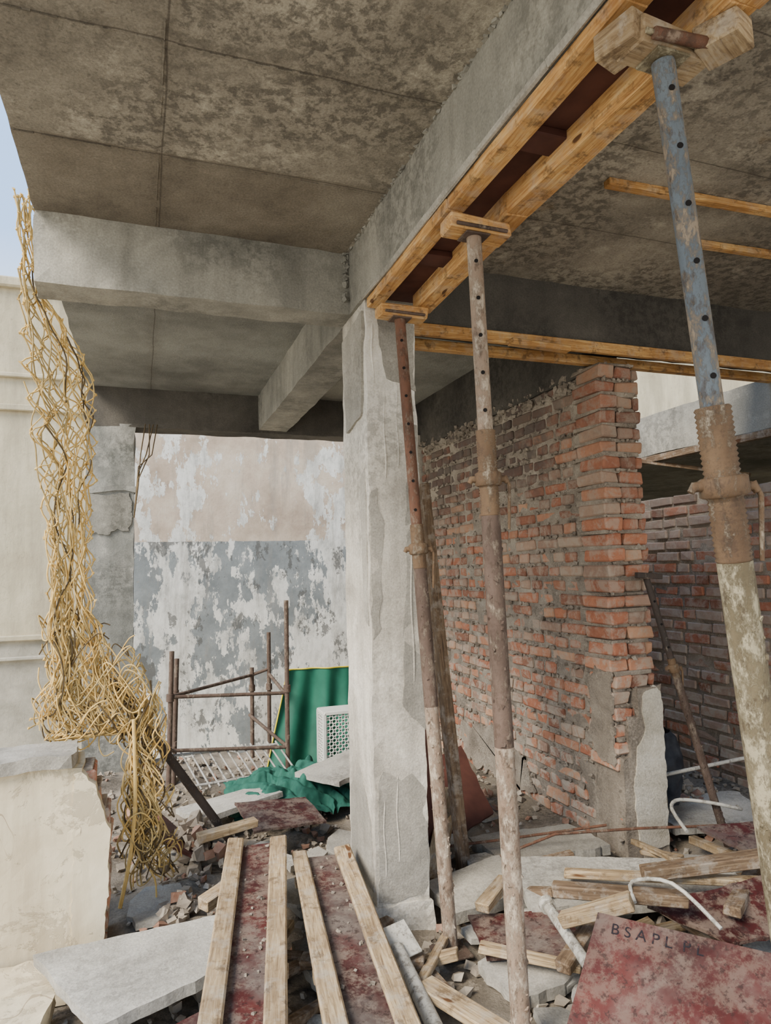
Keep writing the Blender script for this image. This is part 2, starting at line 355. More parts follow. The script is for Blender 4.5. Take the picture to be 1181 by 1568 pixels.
cb([(2.84,.15),(3.16,.15),(3.16,.5),(3.0,.62),(2.86,.42)],7,face='L')
for x,z0,z1 in((1.01,1.9,2.3),(1.03,.25,.62),(1.07,1.95,2.32),(.97,.2,.55),(1.12,1.0,1.6),(.96,2.3,2.6)):
    cc.tube([(x+.004*math.sin(k),2.810,z0+(z1-z0)*k/8) for k in range(9)],[.002]+[.005]*7+[.002],6,0)
cc.obj('concrete_column',[M_col,M_col2])
lc=B();lc.rough(-.42,-.06,5.75,5.98,-.3,2.70,.07,.006);lc.rough(-.43,-.05,5.74,5.99,2.16,2.20,.07,.012)
lc.blob([(-.4,1.82),(-.08,1.86),(-.08,2.14),(-.4,2.14)],(0,5.748,0),(1,0,0),(0,0,1),F,.01,1,3,.03)
lc.obj('concrete_column.001',[M_colL,M_beam])
rb('concrete_column.002',M_col,(2.28,2.62,5.62,5.97,-.1,2.70))

# ------------------------------------------------------------------ brick wall
bcols=[(168,98,70),(184,114,82),(150,88,64),(138,86,68),(192,134,102),(200,154,120),(120,74,58),(164,108,82),(172,150,130),(148,128,113),(174,104,76)]
def bc(): return lin(random.choice(bcols))
bw=B()
bw.rough(2.379,2.60,3.09,5.62,-.02,2.58,.05,.010,1,9)
PH=.084
ncr=31
for i in range(ncr):
    z=.005+i*PH;y=3.30+(0 if i%2 else .06)
    while y<5.60:
        L=.112 if (i%2==0 or rnd()<.25) else .228
        if y+L>5.62:L=5.62-y
        if L>.04 and not(z>2.50 and rnd()<.35):
            x0=2.371+ru(-.012,.009)
            bw.box(x0,x0+.06,y,y+L,z+.002,z+.061+ru(-.006,.006),0,.008,bc(),.005)
        y+=L+.018
    px=2.335 if z>.4 else 2.36
    tooth=0 if i%2 else .03
    tooth+=ru(-.008,.012)
    y0=3.045-tooth*.6
    bw.box(px+ru(-.006,.010),px+.11,y0,y0+.225,z,z+.065,0,.008,bc(),.006)
    if i%2:
        bw.box(px+.122,px+.25+.03,y0,y0+.10,z,z+.065,0,.008,bc(),.006)
    else:
        bw.box(px+.122,px+.23,y0+.015,y0+.2,z,z+.065,0,.008,bc(),.006)
        bw.box(px+.24,px+.285,y0+.03,y0+.2,z,z+.065,0,.008,bc(),.006)
    bw.box(px+.014,px+.25,y0+.014,3.3,z+.063,z+PH+.002,1,.002,(1,1,1),.006)
    if z>0:
        y=3.1
        while y<5.5:
            bw.box(2.56,2.615+ru(-.004,.004),y,y+.22,z,z+.066,0,.006,bc(),.003);y+=.236
for k in range(1000):
    i=random.randrange(ncr);bw.chunk((2.371,ru(3.3,5.6),.005+i*PH+.074+ru(-.006,.006)),ru(.015,.042),1)
for k in range(150):
    i=random.randrange(ncr);bw.chunk((ru(2.34,2.6),3.045,.005+i*PH+.074),ru(.015,.035),1)
# render coat left on the foot of the pier, wrapping the corner; lime finish over it
bw.rough(2.352,2.618,3.012,3.26,-.02,.50,.03,.006,1)
bw.rough(2.40,2.618,3.012,3.26,.50,.70,.03,.008,1)
bw.rough(2.46,2.616,3.014,3.2,.70,.84,.03,.010,1)
bw.blob([(2.43,.06),(2.52,.03),(2.612,.03),(2.618,.3),(2.615,.6),(2.61,.82),(2.56,.86),(2.50,.82),(2.485,.72),(2.50,.62),(2.45,.55),(2.42,.42),(2.41,.25)],(0,3.012,0),(1,0,0),(0,0,1),(0,-1,0),.010,2,5,.012,fq=16)
bw.blob([(3.04,.45),(3.22,.50),(3.26,.85),(3.2,.95),(3.05,.93)],(2.338,0,0),(0,1,0),(0,0,1),(-1,0,0),.012,1,8,.035)
bw.blob([(3.9,.03),(4.9,.03),(4.95,.3),(4.4,.38),(4.0,.25)],(2.372,0,0),(0,1,0),(0,0,1),(-1,0,0),.014,1,10,.06)
for k in range(220):
    bw.chunk((2.37+ru(-.01,.02),ru(3.2,5.6),2.57+ru(-.05,.05)),ru(.025,.07),1)
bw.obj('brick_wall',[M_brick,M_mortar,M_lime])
b2=B();b2.rough(3.757,3.95,.8,7.2,-.1,2.0,.1,.008,1)
for i in range(24):
    z=i*PH;y=.8+(0 if i%2 else .1)
    while y<7.15:
        L=random.choice((.112,.228,.228));x0=3.742+ru(-.008,.014)
        cc_=bc() if rnd()<.6 else lin((160,146,132))
        b2.box(x0,x0+.06,y,min(y+L,7.2),z,z+.064,0,.007,cc_,.005);y+=L+.02
b2.obj('brick_wall.001',[M_brick,M_mortar])
nb=B();nb.rough(3.75,4.0,1.2,8.4,2.34,2.66,.1,.005);nb.rough(4.0,8.5,1.2,8.4,2.36,2.66,.3,.003)
nb.rough(8.4,8.6,1.2,8.4,-3,2.4,.5,.003);nb.rough(3.9,8.5,1.0,1.2,-3,2.4,.5,.003);nb.rough(4.3,8.5,8.3,8.4,-3,2.4,.5,.003)
nb.bar((3.76,1.2,2.31),(3.76,8,2.31),.05,.05,1)
nb.bar((4.0,3.6,2.1),(3.7,4.4,2.32),.04,.03,1)
nb.obj('neighbour_concrete_floor_slab',[M_beam,M_wood_dark])

# ------------------------------------------------------------------ neighbouring facade, ground
fb=B();fb.box(-9,11,8.5,8.8,-3.2,4.82,0,.01)
for z,h in((3.77,.05),(3.40,.07),(.84,.06),(.62,.04)):fb.box(-9,-.55,8.44,8.52,z-h/2,z+h/2,0,.01)
fb.box(-.62,-.5,8.40,8.52,-3,4.82,0,.01)
fb.box(-9,11,8.42,8.85,4.78,4.9,0,.02)
fb.obj('wall_back',[M_fac])
gb=B();gb.box(-40,40,-40,60,-3.4,-3.2,0,.01);gb.obj('ground',[M_ground])
# floor: cast slab buried under fine debris
fl=B()
def fz(x,y): return .02+.05*noise.noise(V(x*2.1,y*2.1,3))+.03*noise.noise(V(x*7,y*7,1))
fl.sheet(lambda u,v:V(-1.6+5.35*u,-1.4+7.4*v,fz(-1.6+5.35*u,-1.4+7.4*v)-.01),120,150)
fl.box(-1.6,3.75,-1.4,6.0,-.25,-.09,0,.01)
rc=[(152,140,122),(172,160,142),(130,120,107),(188,177,159),(164,152,134),(150,100,76),(122,111,97),(146,134,118)]
for k in range(3000):
    x=ru(-.4,3.7);y=ru(1.0,5.8)
    if .9<x<1.2 and 2.75<y<3.2:continue
    if x<-.1 and 3.0<y<3.35:continue
    s=random.choice((.02,.025,.03,.04,.05)) if rnd()<.97 else ru(.07,.11)
    fl.chunk((x,y,fz(x,y)+s*.10),s,1,lin(random.choice(rc)))
fl.obj('floor',[M_floor,M_rub])

# parapet
pb=B()
pb.rough(-1.6,-.22,3.06,3.30,-.05,.74,.05,.008,0)
pb.rough(-1.6,-.25,3.04,3.32,.74,.79,.05,.010,2)
pb.blob([(-.25,0),(-.14,0),(-.13,.14),(-.115,.25),(-.12,.36),(-.105,.44),(-.125,.52),(-.15,.58),(-.17,.66),(-.22,.72),(-.25,.72)],(0,3.055,0),(1,0,0),(0,0,1),(0,1,0),.06,0,4,.012,fq=22)
for i in range(9):
    pb.box(-.24,-.118+ru(-.012,.012)-(.012*max(0,i-5)**1.5),3.10,3.29,.0+i*.08,.066+i*.08,1,.008,bc(),.010)
    pb.box(-.24,-.12-(.012*max(0,i-5)**1.5),3.11,3.28,.066+i*.08,.082+i*.08,3,.002)
pb.obj('parapet_wall',[M_par,M_brick,M_col2,M_mortar])

# ------------------------------------------------------------------ beam formwork
fw=B()
def strip(x,z,w,h,y0,y1,seg,mat=0,wob=.005):
    ys=[y0+(y1-y0)*k/seg for k in range(seg+1)]
    for a,b in zip(ys[:-1],ys[1:]):
        fw.bar((x+wob*math.sin(a*3),a,z),(x+wob*math.sin(b*3),b+.002,z),w,h,mat,.004,up=(0,0,1),jit=.003)
strip(.955,2.676,.062,.042,.2,2.78,3)
strip(1.135,2.655,.080,.075,.1,2.68,3,wob=.014)
strip(.914,2.702,.012,.02,.2,2.8,7,mat=2)
fw.box(.975,1.165,.1,2.76,2.690,2.699,1,.002)
for y in(.55,1.5,2.25):fw.box(.98,1.10,y,y+.09,2.665,2.69,1,.003)
fw.obj('beam_bottom_formwork',[M_wood,M_plyd,M_col2])
rw=B()
rw.bar((1.17,2.985,2.66),(4.5,2.985,2.66),.03,.06,0);rw.bar((1.2,3.17,2.65),(4.5,3.17,2.65),.05,.05,0)
rw.box(1.2,4.5,3.0,3.15,2.685,2.698,1)
rw.bar((1.75,2.96,2.635),(2.1,2.96,2.625),.05,.03,0)
rw.obj('cross_beam_formwork',[M_wood,M_plyd])
cbt=B()
cbt.bar((1.70,2.10,2.984),(3.9,2.03,2.984),.04,.03,0);cbt.bar((2.40,2.40,2.984),(3.9,2.34,2.984),.04,.03,0)
cbt.obj('ceiling_batten',[M_wood])

# ------------------------------------------------------------------ props
def prop(name,base,top,zc,zt0,zt1,ro,ri,mo,mi,head,mats,headlen=.22,foot=True,holes=True,mlow=None,zlow=1.15):
    b=B();p0=V(*base);p1=V(*top)
    def at(z): return p0+(p1-p0)*((z-p0.z)/(p1.z-p0.z))
    ax=(p1-p0).normalized()
    if mlow is not None:
        b.tube([p0,at(zlow)],ro,18,mlow);b.tube([at(zlow),at(zt0)],ro,18,mo)
    else:b.tube([p0,at(zt0)],ro,18,mo)
    pts=[];rs=[];n=60
    for k in range(n+1):
        pts.append(at(zt0+(zt1-zt0)*k/n));rs.append(ro*(1.06 if k%2 else .95))
    b.tube(pts,rs,18,3)
    b.tube([at(zt1),p1],ri,16,mi)
    q=at(zc);b.tube([q-ax*.022,q-ax*.018,q+ax*.018,q+ax*.022],[ro*1.2,ro*1.4,ro*1.4,ro*1.2],18,3)
    s=V(.94,-.33,0)
    for sg in(-1,1):
        b.tube([q+s*sg*ro*1.2,q+s*sg*ro*1.8,q+s*sg*ro*2.0+V(0,0,-.012)],[.012,.011,.008],8,3)
    b.tube([q+s*ro*1.8+V(0,0,.01),q+s*ro*2.2+V(.0,0,-.02),q+s*ro*2.0+V(0,0,-.16)],[.006,.006,.005],6,3)
    if holes:
        d=V(-.35,-.93,0)
        zh=zt1+.06
        while zh<p1.z-.06:
            q=at(zh);b.tube([q+d*(ri-.004),q+d*(ri+.0012)],.0065,10,4);zh+=.12
    for k in range(60):
        z=ru(p0.z+.1,zt0-.05);a=ru(3.0,6.2);q=at(z)+V(math.cos(a),math.sin(a),0)*ro*.97
        b.chunk(q,ru(.005,.015),mo if z>zlow or mlow is None else mlow,flat=1.5)
    if foot:
        b.cbox(Matrix.Translation(p0+V(0,0,.003)),(.13,.13,.008),mo,.002)
    b.cbox(Matrix.Translation(p1+V(0,0,.002)),(.085,.07,.006),mo,.002)
    if head:
        hz=p1.z+.006;cx,cy=p1.x+.01,p1.y
        b.bar((cx-headlen/2,cy,hz+.026),(cx+headlen/2,cy+.01,hz+.026),.085,.052,2,.006,jit=.004)
        b.tube([(cx-.09,cy-.045,hz+.012),(cx+.09,cy-.04,hz+.012)],.006,6,0)
    return b.obj(name,mats)
prop('adjustable_steel_prop',(1.13,2.52,.03),(1.03,2.64,2.558),1.58,1.5,1.68,.028,.023,0,1,True,[M_brown,M_rust,M_wood,M_thread,M_black,M_steel],mlow=5,zlow=.95)
prop('adjustable_steel_prop',(1.083,1.916,.03),(1.0,1.89,2.556),1.775,1.66,1.93,.030,.024,0,1,True,[M_brown,M_steel,M_wood,M_thread,M_black,M_steel],mlow=5,zlow=.95)
prop('adjustable_steel_prop',(1.42,1.20,.03),(1.035,1.08,2.558),1.66,1.50,1.83,.036,.024,0,1,True,[M_moss,M_blue,M_wood_pale,M_thread,M_black],.2)
pk=B();pk.bar((.935,1.14,2.595),(.96,1.05,2.595),.07,.06,0,jit=.004);pk.bar((1.10,1.0,2.59),(1.17,1.03,2.59),.09,.06,0,jit=.004);pk.tube([(.97,1.03,2.57),(1.14,1.02,2.575),(1.17,1.06,2.60)],.012,8,1)
pk.obj('timber_packing_block',[M_wood_pale,M_rust])
prop('adjustable_steel_prop',(2.86,2.86,.04),(2.52,2.96,1.42),.95,.9,1.0,.020,.017,0,1,False,[M_brown,M_darksteel,M_wood,M_thread,M_black],foot=False)
hb=B();hb.bar((2.45,2.955,1.44),(2.59,2.93,1.43),.035,.03,0);hb.obj('prop_fork_head',[M_darksteel])

vp=B();vp.bar((1.50,3.16,0),(1.42,3.36,1.95),.07,.05,0,.004,up=(1,0,0));vp.bar((1.56,3.3,0.0),(1.44,3.42,1.6),.05,.04,0,.004,up=(1,0,0))
vp.obj('leaning_timber_post',[M_wood_dark])
vq=B();vq.poly([(1.25,3.30,.0),(1.5,3.3,0),(1.48,3.42,.78),(1.22,3.42,.72)],(0,1,0),.014);vq.obj('plywood_offcut',[M_plyd])

# ------------------------------------------------------------------ net
nt=B()
Lp=[(3.12,-.50,3.08),(2.67,-.49,3.2),(2.02,-.41,3.3),(1.45,-.37,3.36),(.80,-.40,3.40)]
Rp=[(3.12,-.46,3.1),(2.78,-.43,3.3),(2.45,-.25,3.38),(2.03,-.235,3.4),(1.45,-.24,3.4),(1.05,-.14,3.40),(.80,-.02,3.40)]
def ip(T,z):
    if z>=T[0][0]:return T[0][1:]
    for a,b in zip(T[:-1],T[1:]):
        if z>=b[0]:
            t=(a[0]-z)/(a[0]-b[0]);return (a[1]+(b[1]-a[1])*t,a[2]+(b[2]-a[2])*t)
    return T[-1][1:]
def net_pt(s,z,ly):
    a=ip(Lp,z);b=ip(Rp,z);nv=noise.noise_vector(V(s*3+ly*7,z*2.5,ly))*.07
    s2=s+.2*noise.noise(V(z*3,s*2,ly*5))
    return V(a[0]+(b[0]-a[0])*s2+nv.x*.5,a[1]+(b[1]-a[1])*s2+nv.y*.6+ly*.03,z+nv.z*.8)
def smooth(pts,n=3):
    out=[]
    for i in range(len(pts)-1):
        p0=pts[max(i-1,0)];p1=pts[i];p2=pts[i+1];p3=pts[min(i+2,len(pts)-1)]
        for j in range(n):
            t=j/n;out.append(.5*((2*p1)+(p2-p0)*t+(2*p0-5*p1+4*p2-p3)*t*t+(3*p1-p0-3*p2+p3)*t*t*t))
    out.append(pts[-1]);return out
for ly in range(3):
    N=5
    for k in range(N+1):
        pts=[];rows=32
        for j in range(rows+1):
            z=3.1-(3.1-.84)*j/rows
            off=.48*(1 if (j+k)%2 else -1)/N
            pts.append(net_pt(k/N+off+ru(-.04,.04),z+ru(-.015,.015),ly))
        pts=smooth(pts)
        nt.tube(pts,ru(.0028,.0038),6,0 if rnd()<.7 else 1,caps=False)
        for j in range(0,len(pts),3):nt.chunk(pts[j],.014,0,flat=1.4)
for k in range(80):
    z0=ru(1.0,2.9) if k%2 else ru(1.0,1.9);s=rnd();pts=[];L=ru(.3,1.2);a=ru(.05,.2);w=ru(3,9)
    for j in range(10):
        z=max(.82,z0-L*j/9);p=net_pt(s+a*math.sin(j*w/5+k),z,ru(0,.2));pts.append(p+V(0,ru(-.02,.0),0))
    nt.tube(smooth(pts),ru(.0026,.0038),6,random.choice((0,0,0,1,1,2)),caps=False)
for k in range(90):
    t=rnd();c0=V(-.38+.38*t,3.41+ru(-.02,.03),1.10-.16*t+ru(-.24,.28)*(1-.3*t));pts=[];a=ru(0,6);rr=ru(.03,.09)
    for j in range(8):
        pts.append(c0+V(math.cos(a+j*.8)*rr,math.sin(a+j*.8)*rr*.4,math.sin(a*3+j*1.1)*rr*1.1-j*.008))
    nt.tube(smooth(pts),ru(.0026,.0038),6,random.choice((0,0,0,1,1,2)),caps=False)
for k in range(50):
    pts=[];x0=ru(-.06,.07);ph=ru(0,6);zb=ru(.06,.55);zt=ru(.8,1.02)
    for j in range(12):
        t=j/11;z=zt+(zb-zt)*t
        pts.append(V(x0*(1-.2*t)+.01+.03*math.sin(t*5+k*.3)+.03*math.sin(ph+j*1.3),3.40+.03*math.cos(ph+j*.8)-.02*t,z))
    nt.tube(smooth(pts),ru(.0026,.004),6,random.choice((0,0,1,1,2)),caps=False)
for k in range(50):
    c0=V(ru(-.01,.13),3.38+ru(-.03,.08),ru(.14,.5));pts=[];a=ru(0,6);rr=ru(.025,.07)
    for j in range(8):pts.append(c0+V(math.cos(a+j*.8)*rr,math.sin(a+j*.8)*rr*.6,math.sin(a*3+j*1.1)*rr*1.0))
    nt.tube(smooth(pts),ru(.0024,.0034),6,random.choice((0,1,1,2)),caps=False)
nt.tube(smooth([V(-.03,3.36,.85),V(-.02,3.35,.5),V(-.04,3.36,.25),V(-.08,3.34,.05)]),.009,7,0)
nt.obj('safety_net',[M_rope,M_rope2,M_rope3])
dp=B();dp.tube([(-.17,3.50,1.02),(-.09,3.52,.95),(.46,3.70,.10)],.022,12,0);dp.obj('steel_pipe',[M_darksteel])
wc=B()
for k in range(4):
    wc.tube([(.02+.03*k,5.7,2.7),(.0+.02*k+ru(-.03,.03),5.68,2.45),(-.03,5.66,2.2+.05*k),(-.06,5.7,1.95)],.005,5,0)
wc.obj('hanging_cord',[M_rope3])

# ------------------------------------------------------------------ railing, tarp, crate
rl=B()
def post(x,y,z0,z1,lean=0):
    rl.tube([(x,y,z0),(x+lean,y,z1)],.017,10,0)
    rl.tube([(x+lean*.5,y,z0+.63),(x+lean*.5,y,z0+.68)],.026,10,0)
    for a in(-1,1):rl.tube([(x+lean*.5,y+.03*a,z0+.3),(x+lean*.5,y+.03*a,z0+.33)],.012,8,0)
post(.18,5.0,0,.97,.02);post(1.0,5.0,0,1.29);post(.22,5.15,0,.9,.02);post(1.0,5.75,-.1,1.0);post(.86,5.75,-.1,.72)
for a,b_ in(((.18,5,.66),(1.0,5.02,.62)),((.18,5,.66),(.86,5.75,.66)),((.86,5.75,.66),(1.0,5.75,.70)),((1.0,5,.60),(1.0,5.75,.66)),((.2,5,.30),(1.0,5,.24)),((1.0,5,.24),(.84,5.75,.34))):
    rl.tube([a,b_],.013,8,0)
rl.obj('scaffold_pipe_railing',[M_brown])
gr=B()
for k in range(13):
    x=.2+.06*k;gr.tube([(x,5.0+.05,.28),(x+.12,4.75+.01*k,.09)],.007,6,0)
for t in(.1,.9):gr.tube([(.2+.12*t,5.05-.3*t,.28-.19*t),(.92+.12*t,5.05-.18*t,.28-.19*t)],.010,6,0)
gr.obj('white_metal_grille',[M_grill])
tp=B()
def tarp(u,v):
    x=1.07+.75*u-(.20*(v**1.2))*max(0,1-u*3);z=.735-.75*v;y=5.35+.035*math.sin(u*26+v*2)*(.4+v)+.03*math.sin(u*9)-.2*v*v
    return V(x,y,z)
tp.sheet(tarp,60,24,0);tp.tube([tarp(u/30,0)+V(0,-.006,0) for u in range(31)],.006,5,1);tp.tube([tarp(0,u/20)+V(0,-.006,0) for u in range(21)],.006,5,1)
tp.obj('green_tarpaulin',[M_green,M_yel])
tp2=B()
def cloth(u,v):
    x=.52+.85*u;y=4.05+.8*v;n=noise.fractal(V(x*6,y*6,2),1,2,4);r=math.sin(u*math.pi)*math.sin(v*math.pi)
    return V(x+.04*noise.noise(V(x*9,y*9,5)),y+.03*noise.noise(V(x*9,y*9,8)),.06+.13*r**.6+.09*n*r**.5+.04*abs(math.sin(u*22+v*15+n*3)))
tp2.sheet(cloth,110,90,0);tp2.obj('green_cloth_heap',[M_dgreen])
cr=B();x0,x1,y0,y1,z0,z1=1.25,1.62,4.90,5.08,0.08,.47
for x in(x0,x1):
    for y in(y0,y1):cr.bar((x,y,z0),(x,y,z1),.025,.025,0)
for z in(z0,z1):
    cr.bar((x0,y0,z),(x1,y0,z),.025,.025,0);cr.bar((x0,y1,z),(x1,y1,z),.025,.025,0);cr.bar((x0,y0,z),(x0,y1,z),.025,.025,0);cr.bar((x1,y0,z),(x1,y1,z),.025,.025,0)
cr.box(x0,x1,y0,y1,z1-.01,z1+.012,0)
for k in range(-9,10):
    for sg in(-1,1):
        for face in(0,1):
            W=(x1-x0) if face==0 else (y1-y0);H=z1-z0;c0=W/2+k*.045
            u0,w0=c0-sg*H/2,0;u1,w1=c0+sg*H/2,H;du=u1-u0
            ta=(0-u0)/du;tb=(W-u0)/du;t0=max(0,min(ta,tb));t1=min(1,max(ta,tb))
            if t1-t0<.05:continue
            A=(u0+du*t0,H*t0);E=(u0+du*t1,H*t1)
            if face==0:cr.bar((x0+A[0],y0,z0+A[1]),(x0+E[0],y0,z0+E[1]),.006,.012,0,.001)
            else:cr.bar((x0,y0+A[0],z0+A[1]),(x0,y0+E[0],z0+E[1]),.006,.012,0,.001)
cr.obj('white_lattice_crate',[M_plastic])

# ------------------------------------------------------------------ rubble heaps
for cx,cy,n,hh,sp in((.27,3.78,170,.22,.24),(.16,3.2,40,.10,.12),(3.1,3.4,120,.15,.28),(3.3,4.4,120,.25,.28)):
    rbm=B()
    for k in range(n):
        a=ru(0,6.3);r=min(1.2,abs(random.gauss(0,.5)))*sp;s=ru(.03,.09)
        rbm.chunk((cx+r*math.cos(a),cy+r*math.sin(a),fz(cx,cy)+max(0,hh*(1-r/sp/1.2))*rnd()),s,0,lin(random.choice(rc)))
    rbm.obj('rubble_pile',[M_rub])
st=B();st.rough(-1.2,-.28,2.35,2.72,0,.09,.04,.012,0);st.rough(-1.4,-.38,2.1,2.42,0,.14,.04,.012,0);st.rough(-.9,-.2,2.78,3.04,0,.05,.05,.01,0)
st.obj('broken_masonry_step',[M_par])
# loose shards of board and short timber scraps
sh=B()
for k in range(110):
    x=ru(.0,3.4);y=ru(1.4,3.9)
    if .75<x<1.35 and 2.6<y<3.35:continue
    if x>2.1 and y>2.85:continue
    r=ru(.05,.17);m=random.choice((5,6,7));a0=ru(0,6);tl=V(ru(-.2,.2),ru(-.2,.2),1).normalized();z=fz(x,y)+ru(.03,.06)
    P=[]
    for j in range(m):
        a=a0+6.283*j/m;rr=r*ru(.6,1.15);px,py=rr*math.cos(a),rr*math.sin(a);P.append((x+px,y+py,z-(tl.x*px+tl.y*py)))
    sh.poly(P,tl,-ru(.015,.035),random.choice((0,0,1)))
sh.obj('concrete_shards',[M_slab,M_col2])
to_=B()
for k in range(40):
    x=ru(.3,3.3);y=ru(1.6,2.9)
    if .8<x<1.3 and 2.5<y<3.3:continue
    a=ru(0,3.14);L=ru(.08,.25);z=fz(x,y)+ru(.05,.12);dz=ru(-.05,.05)
    to_.bar((x-L*math.cos(a),y-L*math.sin(a),z-dz),(x+L*math.cos(a),y+L*math.sin(a),z+dz),ru(.03,.06),ru(.02,.04),random.choice((0,1)),.003,jit=.003)
to_.obj('timber_offcuts',[M_wood_pale,M_wood_dark])

# ------------------------------------------------------------------ boards
def board(name,pts,th,mat,amp=.01):
    b=B();P=[V(*p) for p in pts];nv=(P[1]-P[0]).cross(P[-1]-P[0]).normalized()
    if nv.z>0:nv=-nv
    Q=[];m=len(P)
    for i in range(m):
        a=P[i];e=P[(i+1)%m];k=max(2,int((e-a).length/.03))
        for j in range(k):
            p=a.lerp(e,j/k);d=noise.noise_vector(p*13)*amp+noise.noise_vector(p*50)*amp*.4;Q.append(p+d-nv*d.dot(nv))
    b.poly(Q,nv,th);return b.obj(name,[mat])
board('concrete_board',[(-.36,2.86,.15),(.30,2.80,.20),(.29,2.50,.17),(-.12,2.38,.13)],.04,M_slab)
board('concrete_board',[(1.60,2.90,.17),(2.50,2.52,.16),(2.36,2.26,.13),(1.48,2.50,.14)],.045,M_slab)
board('concrete_board',[(.90,4.30,.26),(1.35,4.6,.28),(1.45,4.2,.28),(1.1,4.0,.26)],.03,M_slab)
board('concrete_board',[(.2,4.35,.12),(.75,4.5,.16),(.8,4.15,.2),(.3,3.98,.16)],.03,M_slab)
board('concrete_board',[(1.2,2.95,.10),(1.6,3.0,.14),(1.55,2.7,.1),(1.22,2.68,.08)],.05,M_col2)
board('concrete_board',[(1.62,3.4,.08),(2.2,3.3,.10),(2.25,3.0,.09),(1.7,3.0,.07)],.05,M_col2,.03)
board('concrete_board',[(1.15,2.35,.07),(1.42,2.40,.09),(1.46,2.15,.08),(1.2,2.1,.07)],.04,M_col2,.02)
board('concrete_board',[(2.65,3.5,.12),(3.4,3.3,.12),(3.3,2.9,.09),(2.7,3.05,.10)],.05,M_slab,.03)
board('concrete_board',[(.55,2.75,.07),(.86,2.8,.09),(.88,2.4,.08),(.6,2.35,.06)],.04,M_col2,.02)
board('plywood_sheet',[(.50,4.0,.22),(.90,4.0,.2),(.95,3.7,.16),(.55,3.65,.18)],.014,M_plyg)
board('plywood_sheet',[(1.25,2.62,.10),(1.62,2.45,.13),(1.5,2.2,.12),(1.18,2.32,.10)],.014,M_plyg)
board('plywood_sheet',[(1.8,2.2,.22),(2.5,2.1,.3),(2.5,1.85,.2),(1.95,1.95,.18)],.014,M_plyg)
board('plywood_sheet',[(-.05,2.3,.10),(.20,2.36,.12),(.16,1.85,.1),(0,1.8,.08)],.014,M_ply)
board('plywood_sheet',[(.10,4.02,.22),(.25,3.9,.1),(.28,3.6,.1),(.10,3.6,.22)],.014,M_plyd)
board('plywood_sheet',[(1.5,3.9,.3),(1.95,4.1,.36),(1.9,3.6,.1),(1.55,3.45,.05)],.014,M_plyd)
board('plywood_sheet',[(2.55,2.75,.22),(3.0,2.55,.26),(3.0,2.2,.24),(2.6,2.3,.18)],.014,M_plyg)
P0,P1,P2,P3=V(1.46,2.04,.33),V(1.98,1.40,.33),V(1.60,1.06,.05),V(1.16,1.84,.08)
ss=B();nv=(P1-P0).cross(P3-P0).normalized()
if nv.z<0:nv=-nv
ss.poly([P0,P1,P2,P3],-nv,.014,0)
so=ss.obj('stencilled_plywood_sheet',[M_ply])
tx=(P1-P0).normalized();ty=nv.cross(tx)
if ty.dot(P0-P3)<0:ty=-ty
tcu=bpy.data.curves.new('letters','FONT');tcu.body='B S A P L  P L';tcu.size=.05;tcu.extrude=.0004
to=bpy.data.objects.new('stencil_tmp',tcu);bpy.context.collection.objects.link(to)
bpy.context.view_layer.update()
me=bpy.data.meshes.new_from_object(to);bpy.data.objects.remove(to)
lo=bpy.data.objects.new('stencil_letters',me);bpy.context.collection.objects.link(lo);me.materials.append(M_ink)
Mx=Matrix((tx,ty,tx.cross(ty))).transposed().to_4x4();Mx.translation=P0+tx*.05-ty*.06+nv*.0012
lo.matrix_world=Mx;lo.parent=so

def panel(name,far,near,w,mats):
    b=B();f=V(*far);n=V(*near);x=(n-f).normalized();s=V(0,0,1).cross(x).normalized()
    b.bar(f,n,w,.012,1,.002)
    up=x.cross(s)
    if up.z<0:up=-up
    for sg in(-1,1):
        o=s*sg*(w/2-.022)+up*.024;e=x*ru(-.02,.03)
        b.bar(f+o+e,n+o+e+s*ru(-.01,.01),.066,.036,0,.006,jit=.005)
    for t in(.12,.6):
        q=f.lerp(n,t)-up*.02;b.bar(q-s*w*.55,q+s*w*.55,.05,.028,0)
    for k in range(26):
        b.chunk(f.lerp(n,rnd())+s*ru(-.06,.06)+up*.008,ru(.008,.022),2)
    return b.obj(name,mats)
panel('beam_shutter_panel',(.50,3.22,.27),(.22,1.75,.20),.235,[M_wood_pale,M_plyg,M_mortar])
panel('beam_shutter_panel',(.76,3.08,.23),(.60,1.75,.18),.235,[M_wood_pale,M_plyg,M_mortar])
def plank(a,b_,w=.07,h=.035,m=M_wood_pale):
    b=B();b.bar(a,b_,w,h,0,.004,jit=.004);return b.obj('timber_plank',[m])
plank((.24,2.98,.16),(.42,3.1,.19),.07,.05)
plank((.26,3.50,.24),(.55,3.55,.26),.06,.04,M_wood_pale)
plank((.88,2.2,.14),(1.1,1.72,.12),.08,.03)
plank((.68,2.0,.1),(.74,1.62,.1),.05,.03)
plank((1.28,2.55,.15),(1.46,2.68,.18),.06,.04)
plank((1.42,2.2,.24),(1.60,2.04,.34),.06,.05)
plank((1.45,2.3,.30),(1.85,2.05,.30),.06,.04,M_wood_dark)
plank((1.35,2.1,.14),(1.75,2.35,.2),.05,.04,M_wood_dark)
plank((1.25,3.2,.05),(1.45,3.5,.34),.07,.05,M_wood_dark)
plank((1.3,3.1,.03),(1.6,3.5,.3),.09,.03)
plank((1.9,2.35,.26),(2.6,2.05,.36),.07,.05,M_wood_dark)
plank((2.0,2.0,.25),(2.5,2.35,.2),.06,.04,M_wood_dark)
plank((1.7,2.6,.2),(2.3,2.15,.24),.05,.03)
plank((.55,2.55,.10),(.95,2.35,.12),.06,.035,M_wood_dark)
plank((.95,2.70,.1),(.4,2.5,.08),.05,.03,M_wood_dark)
